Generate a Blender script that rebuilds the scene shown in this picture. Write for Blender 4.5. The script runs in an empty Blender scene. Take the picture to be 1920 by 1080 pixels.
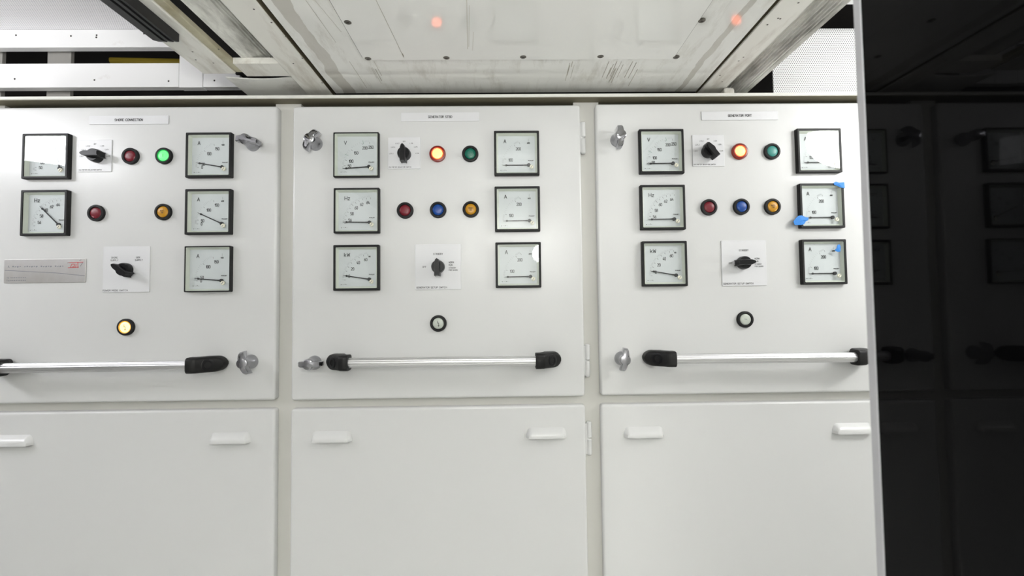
import bpy, bmesh, math, random
from mathutils import Vector, Matrix

random.seed(7)
C = bpy.context.scene.collection
PI = math.pi
Z0 = 1.5                      # eye height of the photographer (m)

# ------------------------------------------------------------------ camera
F = 880.0                     # focal length in pixels of a 1920 px wide frame
n = Vector((-12.0, 36.0, F)).normalized()            # wall normal seen by the camera (right, down, forward)
xd = Vector((1.0, -0.0115, 0.0)); xd = (xd - n * n.dot(xd)).normalized()
ud = xd.cross(n)                                     # world up in (right, down, forward)
R = Matrix((xd, n, ud))                              # camera (r,d,f) -> world
r_w, d_w, f_w = R @ Vector((1, 0, 0)), R @ Vector((0, 1, 0)), R @ Vector((0, 0, 1))
CAM = Vector((0, -1.0, Z0))
cd = bpy.data.cameras.new('camera'); cam = bpy.data.objects.new('camera', cd); C.objects.link(cam)
M = Matrix((r_w, -d_w, -f_w)).transposed().to_4x4(); M.translation = CAM
cam.matrix_world = M
cd.sensor_width = 36.0; cd.lens = 36.0 * F / 1920.0; cd.clip_start = 0.02
cd.dof.use_dof = True; cd.dof.focus_distance = 0.98; cd.dof.aperture_fstop = 8.5
bpy.context.scene.camera = cam

def ray(px, py):
    return R @ Vector((px - 960.0, py - 540.0, F))
def at(px, py, Y):            # point of the survey photo on the upright plane y = Y
    d = ray(px, py); return CAM + d * ((Y - CAM.y) / d.y)
def atz(px, py, Z):           # ... on the level plane z = Z
    d = ray(px, py); return CAM + d * ((Z - CAM.z) / d.z)

# ------------------------------------------------------------------ materials
def nd(nt, t, **k):
    x = nt.nodes.new(t)
    for a, b in k.items(): setattr(x, a, b)
    return x
def mat(name, col, rough=0.4, metal=0.0, ior=1.45, bump=0.0, bscale=200.0, dirt=None, emit=None, estr=0.0, dscale=6.0, dlo=0.5, dhi=0.75, stretch=None, coat=0.0):
    m = bpy.data.materials.new(name); m.use_nodes = True
    nt = m.node_tree; b = nt.nodes['Principled BSDF']
    b.inputs['Base Color'].default_value = (*col, 1)
    b.inputs['Roughness'].default_value = rough
    b.inputs['Metallic'].default_value = metal
    b.inputs['IOR'].default_value = ior
    if coat: b.inputs['Coat Weight'].default_value = coat; b.inputs['Coat Roughness'].default_value = 0.05
    tc = nd(nt, 'ShaderNodeTexCoord')
    if bump:
        nz = nd(nt, 'ShaderNodeTexNoise'); nz.inputs['Scale'].default_value = bscale; nz.inputs['Detail'].default_value = 2
        bp = nd(nt, 'ShaderNodeBump'); bp.inputs['Strength'].default_value = bump; bp.inputs['Distance'].default_value = 0.001
        nt.links.new(tc.outputs['Object'], nz.inputs['Vector']); nt.links.new(nz.outputs['Fac'], bp.inputs['Height'])
        nt.links.new(bp.outputs['Normal'], b.inputs['Normal'])
    if dirt:
        mp = nd(nt, 'ShaderNodeMapping')
        if stretch: mp.inputs['Scale'].default_value = stretch
        nz = nd(nt, 'ShaderNodeTexNoise'); nz.inputs['Scale'].default_value = dscale; nz.inputs['Detail'].default_value = 8; nz.inputs['Roughness'].default_value = 0.65
        cr = nd(nt, 'ShaderNodeValToRGB'); cr.color_ramp.elements[0].position = dlo; cr.color_ramp.elements[1].position = dhi
        cr.color_ramp.elements[0].color = (*col, 1); cr.color_ramp.elements[1].color = (*dirt, 1)
        nt.links.new(tc.outputs['Object'], mp.inputs['Vector']); nt.links.new(mp.outputs['Vector'], nz.inputs['Vector'])
        nt.links.new(nz.outputs['Fac'], cr.inputs['Fac']); nt.links.new(cr.outputs['Color'], b.inputs['Base Color'])
    if emit:
        b.inputs['Emission Color'].default_value = (*emit, 1); b.inputs['Emission Strength'].default_value = estr
    return m

M_paint = mat('white_enamel', (0.635, 0.64, 0.635), 0.24, ior=1.5, bump=0.05, bscale=260)
M_frame = mat('cream_enamel', (0.585, 0.58, 0.545), 0.35, ior=1.5, bump=0.03, bscale=200)
M_under_shade = mat('shaded_brown', (0.17, 0.155, 0.105), 0.6)  # brown darkened to hold the shade of the gap above the doors
M_slot = mat('dark_timber_side', (0.11, 0.095, 0.055), 0.8)
M_cover = mat('cover_enamel', (0.72, 0.72, 0.67), 0.35, dirt=(0.35, 0.22, 0.12), dscale=9, dlo=0.72, dhi=0.85)
M_black = mat('black_plastic', (0.008, 0.008, 0.008), 0.5, ior=1.36)
M_ring = mat('ring_plastic', (0.010, 0.010, 0.010), 0.55, ior=1.35)
M_knob = mat('knob_plastic', (0.005, 0.005, 0.006), 0.32, ior=1.36)
M_dial = mat('dial_white', (0.60, 0.625, 0.645), 0.5)
M_liner = mat('dial_surround', (0.60, 0.63, 0.56), 0.45)
M_ink = mat('black_ink', (0.012, 0.012, 0.014), 0.6)
M_grey_ink = mat('faint_ink', (0.22, 0.23, 0.25), 0.6)
M_green_ink = mat('green_ink', (0.03, 0.20, 0.12), 0.6)
M_redink = mat('red_ink', (0.55, 0.08, 0.08), 0.6)
M_cream = mat('cream_plastic', (0.78, 0.76, 0.62), 0.35)
M_plate = mat('engraved_plastic', (0.69, 0.695, 0.71), 0.28)
M_chrome = mat('chrome', (0.38, 0.38, 0.40), 0.09, 1.0)
M_alu = mat('brushed_aluminium', (0.78, 0.78, 0.79), 0.36, 1.0)
M_steel = mat('steel_plate', (0.60, 0.59, 0.58), 0.38, 1.0, dirt=(0.48, 0.46, 0.42), dscale=7, dlo=0.4, dhi=0.7)
M_tape = mat('blue_tape', (0.02, 0.21, 0.64), 0.55, bump=0.4, bscale=500)
M_wood = mat('painted_timber', (0.80, 0.79, 0.735), 0.42, bump=0.25, bscale=60, dirt=(0.36, 0.31, 0.23), dscale=7, dlo=0.50, dhi=0.82, stretch=(3, 0.7, 3))
M_board = mat('white_board', (0.84, 0.84, 0.84), 0.38, bump=0.06, bscale=60, dirt=(0.55, 0.50, 0.46), dscale=10, dlo=0.68, dhi=0.9)
M_bare = mat('bare_timber', (0.36, 0.32, 0.20), 0.7, bump=0.5, bscale=80, dirt=(0.16, 0.12, 0.07), dscale=12, dlo=0.45, dhi=0.75)
M_olive = mat('aged_timber_edge', (0.50, 0.47, 0.34), 0.7, bump=0.5, bscale=80, dirt=(0.30, 0.25, 0.15), dscale=12, dlo=0.45, dhi=0.75)
M_rough = mat('ribbed_painted_timber', (0.78, 0.78, 0.73), 0.6, bump=0.8, bscale=110, dirt=(0.08, 0.07, 0.05), dscale=9, dlo=0.46, dhi=0.74, stretch=(2.5, 0.6, 2.5))
M_sheet = mat('painted_sheet', (0.76, 0.76, 0.72), 0.35, bump=0.2, bscale=40, dirt=(0.33, 0.30, 0.24), dscale=8, dlo=0.55, dhi=0.85)
M_rubber = mat('black_rubber', (0.010, 0.010, 0.011), 0.45)
M_nail = mat('dark_nail', (0.03, 0.025, 0.02), 0.6)
M_screw = mat('dull_screw', (0.16, 0.15, 0.13), 0.35, 0.8)
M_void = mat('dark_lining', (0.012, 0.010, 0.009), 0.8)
M_stud = mat('grey_stud', (0.30, 0.29, 0.27), 0.7)
M_yellow = mat('yellow_sheath', (0.26, 0.19, 0.012), 0.5)
M_wrap = mat('plastic_wrap', (0.75, 0.74, 0.72), 0.25)
M_wall = mat('room_wall', (0.80, 0.80, 0.79), 0.5)
M_wall2 = mat('grey_bulkhead', (0.30, 0.30, 0.30), 0.5)
M_floor = mat('deck_floor', (0.52, 0.52, 0.50), 0.45, dirt=(0.45, 0.45, 0.43), dscale=5)
M_mirror = mat('glossy_black', (0.002, 0.002, 0.0022), 0.025, ior=1.195)
M_edge = mat('grey_edging', (0.50, 0.50, 0.52), 0.45)

def glass():
    m = bpy.data.materials.new('meter_glass'); m.use_nodes = True; nt = m.node_tree; nt.nodes.clear()
    o = nd(nt, 'ShaderNodeOutputMaterial'); mx = nd(nt, 'ShaderNodeMixShader'); tr = nd(nt, 'ShaderNodeBsdfTransparent')
    gl = nd(nt, 'ShaderNodeBsdfGlossy'); gl.inputs['Roughness'].default_value = 0.01
    fr = nd(nt, 'ShaderNodeFresnel'); ge = nd(nt, 'ShaderNodeNewGeometry'); mr = nd(nt, 'ShaderNodeMapRange')
    mr.inputs['To Min'].default_value = 1.5; mr.inputs['To Max'].default_value = 1 / 1.5      # same pane from both sides
    nt.links.new(ge.outputs['Backfacing'], mr.inputs['Value']); nt.links.new(mr.outputs[0], fr.inputs['IOR'])
    tr.inputs['Color'].default_value = (0.985, 1.0, 0.99, 1)
    nt.links.new(fr.outputs[0], mx.inputs[0]); nt.links.new(tr.outputs[0], mx.inputs[1]); nt.links.new(gl.outputs[0], mx.inputs[2])
    nt.links.new(mx.outputs[0], o.inputs[0]); return m
M_glass = glass()

def lens(name, col, emit=None, s=0.0):
    return mat(name, col, 0.22, emit=emit, estr=s, bump=0.25, bscale=900)
L_red = lens('red_lens', (0.16, 0.009, 0.018))
L_green = lens('green_lens', (0.0, 0.12, 0.075))
L_teal = lens('teal_lens', (0.04, 0.24, 0.21))
L_blue = lens('blue_lens', (0.004, 0.055, 0.27))
L_amber = lens('amber_lens', (0.50, 0.24, 0.012))
L_white = lens('clear_lens', (0.52, 0.56, 0.50))
L_redlit = lens('lit_orange_lens', (0.9, 0.5, 0.2), (1.0, 0.125, 0.037), 6.5)
L_redring = lens('lit_red_ring', (0.10, 0.004, 0.002), (0.9, 0.05, 0.01), 0.10)
L_redglow = lens('lit_red_rim', (0.5, 0.05, 0.02), (1.0, 0.13, 0.03), 1.2)
L_greenlit = lens('lit_green_lens', (0.1, 0.7, 0.2), (0.13, 1.0, 0.17), 0.95)
L_greenglow = lens('lit_green_rim', (0.0, 0.2, 0.05), (0.01, 0.35, 0.06), 0.5)
L_amberlit = lens('lit_amber_lens', (0.9, 0.7, 0.3), (1.0, 0.78, 0.36), 1.3)
L_amberglow = lens('lit_amber_rim', (0.5, 0.25, 0.02), (1.0, 0.42, 0.03), 0.7)

def perforated(name, axis_u, axis_v, pitch, rad, col, hole):
    m = bpy.data.materials.new(name); m.use_nodes = True; nt = m.node_tree; b = nt.nodes['Principled BSDF']
    b.inputs['Roughness'].default_value = 0.4
    tc = nd(nt, 'ShaderNodeTexCoord'); sp = nd(nt, 'ShaderNodeSeparateXYZ'); nt.links.new(tc.outputs['Object'], sp.inputs[0])
    def mt(op, a, bb=None):
        x = nd(nt, 'ShaderNodeMath', operation=op)
        for i, v in enumerate((a, bb)):
            if v is None: continue
            if isinstance(v, (int, float)): x.inputs[i].default_value = v
            else: nt.links.new(v, x.inputs[i])
        return x.outputs[0]
    U = mt('DIVIDE', sp.outputs[axis_u], pitch); V = mt('DIVIDE', sp.outputs[axis_v], pitch * 0.87)
    row = mt('FLOOR', V); off = mt('MULTIPLY', mt('FLOORED_MODULO', row, 2.0), 0.5)
    fu = mt('SUBTRACT', mt('FRACT', mt('ADD', U, off)), 0.5); fv = mt('MULTIPLY', mt('SUBTRACT', mt('FRACT', V), 0.5), 0.87)
    dist = mt('SQRT', mt('ADD', mt('MULTIPLY', fu, fu), mt('MULTIPLY', fv, fv)))
    ins = mt('LESS_THAN', dist, rad)
    mx = nd(nt, 'ShaderNodeMix', data_type='RGBA'); mx.inputs[6].default_value = (*col, 1); mx.inputs[7].default_value = (*hole, 1)
    nt.links.new(ins, mx.inputs[0]); nt.links.new(mx.outputs[2], b.inputs['Base Color'])
    return m
M_perf_h = perforated('perforated_ceiling_sheet', 0, 1, 0.0047, 0.21, (0.93, 0.92, 0.94), (0.42, 0.40, 0.45))
M_perf_v = perforated('perforated_upright_sheet', 0, 2, 0.0049, 0.235, (0.80, 0.80, 0.80), (0.05, 0.05, 0.055))

def ceiling_mat():
    # glossy off-white laminate: an old brown stain runs along both long edges, dirt speckle and drag scratches
    m = mat('glossy_ceiling_laminate', (0.80, 0.80, 0.765), 0.07, ior=1.5)
    nt = m.node_tree; b = nt.nodes['Principled BSDF']
    tc = nd(nt, 'ShaderNodeTexCoord'); sp = nd(nt, 'ShaderNodeSeparateXYZ'); nt.links.new(tc.outputs['Object'], sp.inputs[0])
    nz = nd(nt, 'ShaderNodeTexNoise'); nz.inputs['Scale'].default_value = 14; nz.inputs['Detail'].default_value = 6
    nt.links.new(tc.outputs['Object'], nz.inputs['Vector'])
    def mt(op, a, bb=None, cc=None):
        x = nd(nt, 'ShaderNodeMath', operation=op)
        for i, v in enumerate((a, bb, cc)):
            if v is None: continue
            if isinstance(v, (int, float)): x.inputs[i].default_value = v
            else: nt.links.new(v, x.inputs[i])
        return x.outputs[0]
    wob = mt('MULTIPLY', mt('SUBTRACT', nz.outputs['Fac'], 0.5), 0.022)
    def band(x0, w):
        d = mt('ABSOLUTE', mt('SUBTRACT', mt('ADD', sp.outputs[0], wob), x0))
        return mt('LESS_THAN', d, w)
    bl, br = band(-0.334, 0.0125), band(0.382, 0.006)
    st = mt('MULTIPLY', mt('MINIMUM', mt('ADD', bl, br), 1.0), 0.48)
    c1 = nd(nt, 'ShaderNodeMix', data_type='RGBA'); c1.inputs[6].default_value = (0.80, 0.80, 0.765, 1); c1.inputs[7].default_value = (0.30, 0.27, 0.21, 1)
    nt.links.new(st, c1.inputs[0])
    mp = nd(nt, 'ShaderNodeMapping'); mp.inputs['Scale'].default_value = (9, 2.0, 1); nt.links.new(tc.outputs['Object'], mp.inputs['Vector'])
    n2 = nd(nt, 'ShaderNodeTexNoise'); n2.inputs['Scale'].default_value = 4; n2.inputs['Detail'].default_value = 9; n2.inputs['Roughness'].default_value = 0.7
    nt.links.new(mp.outputs[0], n2.inputs['Vector'])
    cr = nd(nt, 'ShaderNodeValToRGB'); cr.color_ramp.elements[0].position = 0.50; cr.color_ramp.elements[1].position = 0.84
    cr.color_ramp.elements[0].color = (0, 0, 0, 1); cr.color_ramp.elements[1].color = (0.7, 0.7, 0.7, 1)
    nt.links.new(n2.outputs['Fac'], cr.inputs[0])
    c2 = nd(nt, 'ShaderNodeMix', data_type='RGBA'); c2.inputs[7].default_value = (0.36, 0.33, 0.26, 1)
    nt.links.new(cr.outputs[0], c2.inputs[0]); nt.links.new(c1.outputs[2], c2.inputs[6])
    nt.links.new(c2.outputs[2], b.inputs['Base Color'])
    return m
M_ceil = ceiling_mat()
M_hatch = mat('hatch_laminate', (0.82, 0.82, 0.79), 0.06, ior=1.5, dirt=(0.48, 0.46, 0.36), dscale=5, dlo=0.62, dhi=0.9)

# ------------------------------------------------------------------ mesh helpers
def obj(name, bm, m, parent=None, loc=(0, 0, 0), smooth=False, ang=35):
    me = bpy.data.meshes.new(name); bm.normal_update(); bm.to_mesh(me); bm.free()
    if smooth:
        me.polygons.foreach_set('use_smooth', [True] * len(me.polygons)); me.set_sharp_from_angle(angle=math.radians(ang))
    for mm in (m if isinstance(m, (list, tuple)) else [m]): me.materials.append(mm)
    o = bpy.data.objects.new(name, me); C.objects.link(o); o.location = loc
    if parent: o.parent = parent
    return o
def tag(o, label, cat, group=None):
    o['label'] = label; o['category'] = cat; o['kind'] = 'thing'
    if group: o['group'] = group
    return o
def thing(name, label, cat, loc, group=None):
    o = bpy.data.objects.new(name, None); C.objects.link(o); o.location = loc; o.empty_display_size = 0.02
    return tag(o, label, cat, group)
def struct(name, bm, m, loc=(0, 0, 0), smooth=False):
    o = obj(name, bm, m, None, loc, smooth); o['kind'] = 'structure'; return o

def box(bm, x0, x1, y0, y1, z0, z1, bev=0.0, seg=2):
    r = bmesh.ops.create_cube(bm, size=1.0)
    vs = r['verts']
    for v in vs:
        v.co = Vector((x0 + (v.co.x + .5) * (x1 - x0), y0 + (v.co.y + .5) * (y1 - y0), z0 + (v.co.z + .5) * (z1 - z0)))
    if bev:
        es = list({e for v in vs for e in v.link_edges})
        bmesh.ops.bevel(bm, geom=es, offset=bev, segments=seg, affect='EDGES', profile=0.5)
    return bm
def B(*a, **k): return box(bmesh.new(), *a, **k)

def rings(bm, loops, cap0=True, cap1=True, closed=True):
    vl = [[bm.verts.new(p) for p in lp] for lp in loops]
    k = len(vl[0])
    for a, b in zip(vl[:-1], vl[1:]):
        for i in range(k if closed else k - 1):
            j = (i + 1) % k
            bm.faces.new((a[i], a[j], b[j], b[i]))
    if cap0: bm.faces.new(list(reversed(vl[0])))
    if cap1: bm.faces.new(vl[-1])
    bmesh.ops.recalc_face_normals(bm, faces=bm.faces[:])
    return bm
def rrect(w, h, r, seg=4):
    pts = []
    for cx, cz, a0 in ((w/2-r, h/2-r, 0), (-w/2+r, h/2-r, 90), (-w/2+r, -h/2+r, 180), (w/2-r, -h/2+r, 270)):
        for i in range(seg + 1):
            a = math.radians(a0 + 90 * i / seg); pts.append((cx + r * math.cos(a), cz + r * math.sin(a)))
    return pts
def slab(w, h, t, r=0.004, e=0.003, bm=None, cx=0, cz=0, s0=0.0, seg=4):
    # rounded plate standing out t from the plane s0 towards the viewer (-y)
    bm = bm or bmesh.new(); L = []
    def ring(ins, s): return [(cx + x, -(s0 + s), cz + z) for x, z in rrect(w - 2*ins, h - 2*ins, max(r - ins, 0.0004), seg)]
    L.append(ring(0, 0)); L.append(ring(0, t - e))
    for i in range(1, 5):
        a = PI/2 * i / 4; L.append(ring(e * (1 - math.cos(a)), t - e + e * math.sin(a)))
    L.append(ring(e + min(0.002, w/20, h/20), t))
    return rings(bm, L)
def lathe(prof, seg=32, bm=None, cap1=True, cap0=True):
    bm = bm or bmesh.new()
    L = [[(r * math.cos(2*PI*i/seg), -s, r * math.sin(2*PI*i/seg)) for i in range(seg)] for r, s in prof]
    return rings(bm, L, cap0=cap0, cap1=cap1)
def prism(pts, s0, s1, bm=None):
    bm = bm or bmesh.new()
    return rings(bm, [[(x, -s0, z) for x, z in pts], [(x, -s1, z) for x, z in pts]])
def tube(pts, r, seg=10, bm=None):
    bm = bm or bmesh.new(); pts = [Vector(p) for p in pts]; L = []
    for i, p in enumerate(pts):
        t = (pts[min(i+1, len(pts)-1)] - pts[max(i-1, 0)]).normalized()
        a = t.orthogonal().normalized() if i == 0 else (a - t * a.dot(t)).normalized()
        b = t.cross(a)
        L.append([p + (a * math.cos(2*PI*k/seg) + b * math.sin(2*PI*k/seg)) * r for k in range(seg)])
    return rings(bm, L)
def quad_strip(bm, x0, z0, x1, z1, w, y):
    d = Vector((x1 - x0, 0, z1 - z0)); p = Vector((d.z, 0, -d.x)).normalized() * w / 2
    vs = [bm.verts.new(Vector((x0, y, z0)) - p), bm.verts.new(Vector((x1, y, z1)) - p), bm.verts.new(Vector((x1, y, z1)) + p), bm.verts.new(Vector((x0, y, z0)) + p)]
    f = bm.faces.new(vs); f.normal_update()
    if f.normal.y > 0: f.normal_flip()
# single-line engraving alphabet on a 4 x 6 grid
GLYPH = {
 'A': '0,0 2,6 4,0|.7,2 3.3,2', 'B': '0,0 0,6 3,6 3.8,5.2 3.8,3.8 3,3 0,3|3,3 4,2.2 4,.8 3.2,0 0,0', 'C': '4,5 3,6 1,6 0,5 0,1 1,0 3,0 4,1',
 'D': '0,0 0,6 2.6,6 4,4.6 4,1.4 2.6,0 0,0', 'E': '4,6 0,6 0,0 4,0|0,3 3.2,3', 'F': '4,6 0,6 0,0|0,3 3.2,3', 'G': '4,5 3,6 1,6 0,5 0,1 1,0 3,0 4,1 4,2.8 2.4,2.8',
 'H': '0,0 0,6|4,0 4,6|0,3 4,3', 'I': '0,0 0,6', 'K': '0,0 0,6|4,6 0,2.4|1.3,3.5 4,0', 'L': '0,6 0,0 3.8,0', 'M': '0,0 0,6 2,2.6 4,6 4,0', 'N': '0,0 0,6 4,0 4,6',
 'O': '1,0 0,1 0,5 1,6 3,6 4,5 4,1 3,0 1,0', 'P': '0,0 0,6 3,6 4,5 4,3.8 3,2.8 0,2.8', 'R': '0,0 0,6 3,6 4,5 4,3.9 3,3 0,3|2.2,3 4,0',
 'S': '4,5 3,6 1,6 0,5 0,4 1,3.1 3,2.9 4,2 4,1 3,0 1,0 0,1', 'T': '0,6 4,6|2,0 2,6', 'U': '0,6 0,1 1,0 3,0 4,1 4,6', 'V': '0,6 2,0 4,6', 'W': '0,6 1.1,0 2.3,4.4 3.5,0 4.6,6',
 'X': '0,0 4,6|0,6 4,0', 'Y': '0,6 2,3 4,6|2,3 2,0', 'k': '0,0 0,6|3,4 0,1.7|1,2.5 3.1,0', 'z': '0,4 3,4 0,0 3,0', 'a': '.3,4 2.4,4 3,3.4 3,0 .8,0 0,.7 0,1.7 .8,2.3 3,2.3', 'e': '0,2 3,2 3,3.2 2.2,4 .8,4 0,3.2 0,.8 .8,0 2.8,0', 'l': '0,6 0,0', 'x': '0,0 3,4|0,4 3,0',
 '0': '1,0 0,1 0,5 1,6 3,6 4,5 4,1 3,0 1,0', '1': '.6,4.6 2.2,6 2.2,0', '2': '0,5 1,6 3,6 4,5 4,4 0,0 4,0', '3': '0,5.2 1,6 3,6 4,5 4,4 3,3.1 1.6,3.1|3,3.1 4,2.2 4,1 3,0 1,0 0,.8', '4': '3,0 3,3|1.8,6 0,1.7 4,1.7',
 '5': '3.8,6 .4,6 .1,3.2 1,3.7 3,3.7 4,2.8 4,1 3,0 1,0 0,.8', '6': '3,6 1.2,4.2 0,2.2 0,1 1,0 3,0 4,1 4,2.5 3,3.5 1,3.5 .3,2.9', '8': '1,3.2 .2,4 .2,5.2 1,6 3,6 3.8,5.2 3.8,4 3,3.2 1,3.2 0,2.3 0,1 1,0 3,0 4,1 4,2.3 3,3.2', '/': '0,-.4 3.4,6.4'}
GLYPH = {k: [[tuple(map(float, p.split(','))) for p in l.split()] for l in v.split('|')] for k, v in GLYPH.items()}
def glyph_w(c): return 2.4 if c == ' ' else max(max(x for x, _ in l) for l in GLYPH[c])
def text(bm, s, x, z, h, y, xs=0.8, align='C', width=None, bold=0.0):
    # h = cap height, x/z = middle of the line of writing; strokes are thin flat bars
    gap = 1.55; k = h / 6.0
    w = sum(glyph_w(c) for c in s) + gap * (len(s) - 1)
    kx = width / w if width else k * xs
    ox = x - (w * kx / 2 if align == 'C' else w * kx if align == 'R' else 0)
    sw = max(h * 0.15, 0.00030) + 2 * bold; cx = 0.0
    for c in s:
        if c != ' ':
            for l in GLYPH[c]:
                P = [Vector((ox + (cx + a) * kx, 0, z + (b_ - 3) * k)) for a, b_ in l]
                for i in range(len(P) - 1):
                    d = P[i + 1] - P[i]
                    if d.length < 1e-6: continue
                    e = d.normalized() * sw * 0.32; a_, b2 = P[i] - e, P[i + 1] + e
                    quad_strip(bm, a_.x, a_.z, b2.x, b2.z, sw, y)
        cx += glyph_w(c) + gap

# ------------------------------------------------------------------ room shell
room_x0, room_x1, room_y0 = -2.7, 2.5, -2.7
VOID_Y = 0.55
CEIL = Z0 + 0.467             # lowered middle ceiling
SIDE = Z0 + 0.62              # side ceilings
struct('floor', B(room_x0, room_x1, room_y0, VOID_Y, -0.05, 0.0), M_floor)
struct('wall_back', B(room_x0, room_x1, room_y0 - 0.05, room_y0, 0.0, 2.7), M_wall)
struct('wall_left', B(room_x0 - 0.05, room_x0, room_y0, VOID_Y, 0.0, 2.7), M_wall2)
struct('wall_right', B(room_x1, room_x1 + 0.05, room_y0, VOID_Y, 0.0, 2.7), M_wall)
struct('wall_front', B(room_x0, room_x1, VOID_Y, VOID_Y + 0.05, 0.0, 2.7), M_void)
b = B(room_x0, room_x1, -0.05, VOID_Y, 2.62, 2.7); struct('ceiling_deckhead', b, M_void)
gl, gr = -0.3625, 0.4215      # edges of the glossy ceiling sheet
b = B(gl, gr, room_y0, 0.004, CEIL, CEIL + 0.012); struct('ceiling', b, M_ceil)
for k_, xx in ((17, gl), (18, gr)):
    struct('trim_%d' % k_, B(xx - 0.0005 if k_ == 17 else xx - 0.012, xx + 0.012 if k_ == 17 else xx + 0.0005, room_y0, 0.02, CEIL + 0.0125, CEIL + 0.03), M_bare)
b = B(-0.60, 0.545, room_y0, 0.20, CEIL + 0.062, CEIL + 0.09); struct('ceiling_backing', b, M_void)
struct('ceiling_right', B(0.545, room_x1, room_y0, -0.06, SIDE, SIDE + 0.03), M_board)

# depthwise painted battens under the ceiling
def batten(name, x0, x1, z0, z1, y0, y1, nails, m=M_wood):
    cx = (x0 + x1) / 2
    o = struct(name, B(x0 - cx, x1 - cx, y0, y1, z0 - CEIL, z1 - CEIL, bev=0.0012), m, (cx, 0, CEIL))
    for px, py in nails:
        p = atz(px, py, z0)
        bm = bmesh.new(); bmesh.ops.create_circle(bm, cap_ends=True, radius=0.0016, segments=8)
        for v in bm.verts: v.co = Vector((v.co.x, v.co.y, 0))
        bmesh.ops.reverse_faces(bm, faces=bm.faces[:])
        q = obj('nail', bm, M_nail, o, (p.x - cx, p.y, z0 - CEIL - 0.0003))
    return o
batten('trim_1', -0.590, -0.527, CEIL - 0.001, CEIL + 0.018, room_y0, -0.085, [(361, 97), (367, 112), (400, 118), (410, 92)])
batten('trim_2', -0.4235, -0.3715, CEIL - 0.002, CEIL + 0.016, room_y0, 0.012, [(476, 17), (509, 42), (536, 68), (567, 109), (603, 148), (604, 155), (550, 119)])
batten('trim_3', 0.4275, 0.4785, CEIL - 0.002, CEIL + 0.016, room_y0, 0.012, [(1497, 5), (1459, 34), (1463, 35), (1439, 46), (1394, 107), (1385, 114), (1350, 141), (1354, 153)])
batten('trim_4', -0.527, -0.512, CEIL + 0.002, CEIL + 0.012, room_y0, -0.085, [], M_olive)
_p, _q = atz(1361, 160, CEIL - 0.002), atz(1381, 160, CEIL - 0.002)
_t3 = bpy.data.objects['trim_3']; _w = _q.x - _p.x
obj('bracket', slab(_w, 0.016, 0.02, 0.006, 0.003), M_wood, _t3, (_p.x + _w / 2 - _t3.location.x, 0.0, -0.010), True)
# groove liners beside the glossy sheet
struct('trim_5', B(-0.3715, gl, room_y0, 0.03, CEIL + 0.028, CEIL + 0.034), M_bare)
struct('trim_6', B(gr, 0.4275, room_y0, 0.03, CEIL + 0.028, CEIL + 0.034), M_bare)
struct('trim_19', B(-0.3716, -0.3708, room_y0, 0.02, CEIL + 0.0005, CEIL + 0.02), M_slot)
struct('trim_20', B(0.4268, 0.4276, room_y0, 0.02, CEIL + 0.0005, CEIL + 0.02), M_slot)
# cross piece and sheet between the battens on the shore side
struct('trim_7', B(-0.512, -0.4245, -0.122, -0.072, CEIL, CEIL + 0.012, bev=0.001), M_wood)
bm = bmesh.new(); L = []
for i in range(9):
    x = -0.560 + 0.136 * i / 8; sag = 0.004 * (1 - ((i - 4) / 4) ** 2)
    L.append([(x, -0.0625 + 2.2 * sag, CEIL + 0.003), (x, -0.0635 + 2.2 * sag, CEIL + 0.005), (x, 0.03, CEIL + 0.016), (x, 0.03, CEIL + 0.004 - sag * 0.4)])
rings(bm, L); struct('trim_8', bm, M_sheet, smooth=False)

def ribbed(name, p0, p1, bulge, n_rib, ripple_from, ripple_to, y0, y1, m, amp=0.0013, thick=0.012):
    # ribbed beam running in depth, outline from p0 to p1 in x,z bulging downwards
    bm = bmesh.new(); a = Vector((p0[0], 0, p0[1])); c = Vector((p1[0], 0, p1[1])); d = c - a
    nrm = Vector((d.z, 0, -d.x)).normalized()
    if nrm.z > 0: nrm = -nrm
    low = []; K = 96
    for i in range(K + 1):
        t = i / K; w = bulge * math.sin(PI * t)
        if ripple_from <= t <= ripple_to: w += amp * math.sin(2 * PI * n_rib * (t - ripple_from) / (ripple_to - ripple_from))
        low.append(a + d * t + nrm * w)
    up = [low[-1] + Vector((0.0, 0, thick)), low[0] + Vector((0.0, 0, thick))]
    prof = low + up; L = []
    for j in range(25):
        y = y0 + (y1 - y0) * j / 24; L.append([(p.x, y, p.z) for p in prof])
    rings(bm, L); return struct(name, bm, m, smooth=True)
ribbed('trim_9', (-0.494, CEIL + 0.010), (-0.418, CEIL + 0.040), 0.006, 9, 0.45, 1.0, room_y0, -0.105, M_rough, 0.0018)
ribbed('trim_10', (0.472, CEIL + 0.034), (0.536, CEIL - 0.002), 0.006, 12, 0.0, 0.9, room_y0, 0.06, M_rough, 0.0013)

# boards over the shore panel (in front of the dark void)
def face_board(name, pxs, y_top, y_bot, Y, t, nails, m=M_board):
    p0 = at(pxs[0], (y_top + y_bot) / 2, Y); p1 = at(pxs[1], (y_top + y_bot) / 2, Y)
    zt = at(200, y_top, Y).z; zb = at(200, y_bot, Y).z; cx = (p0.x + p1.x) / 2
    o = struct(name, B(p0.x - cx, p1.x - cx, 0, t, zb - zt, 0, bev=0.0012), m, (cx, Y, zt))
    for px, py in nails:
        p = at(px, py, Y)
        q = obj('nail', lathe([(0.0021, 0), (0.0014, 0.0008)], 8), M_nail, o, (p.x - cx, 0, p.z - zt))
    return o
face_board('trim_11', (-900, 390), 55, 88.5, 0.045, 0.018, [(30, 66), (133, 67.5), (181, 66), (180.5, 70), (270, 63)])
face_board('trim_12', (-900, 335.2), 118.5, 163.5, 0.045, 0.018, [(27.5, 148), (177, 150), (316, 152)])
face_board('trim_13', (336, 380.5), 88, 164.5, 0.044, 0.018, [])
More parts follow.
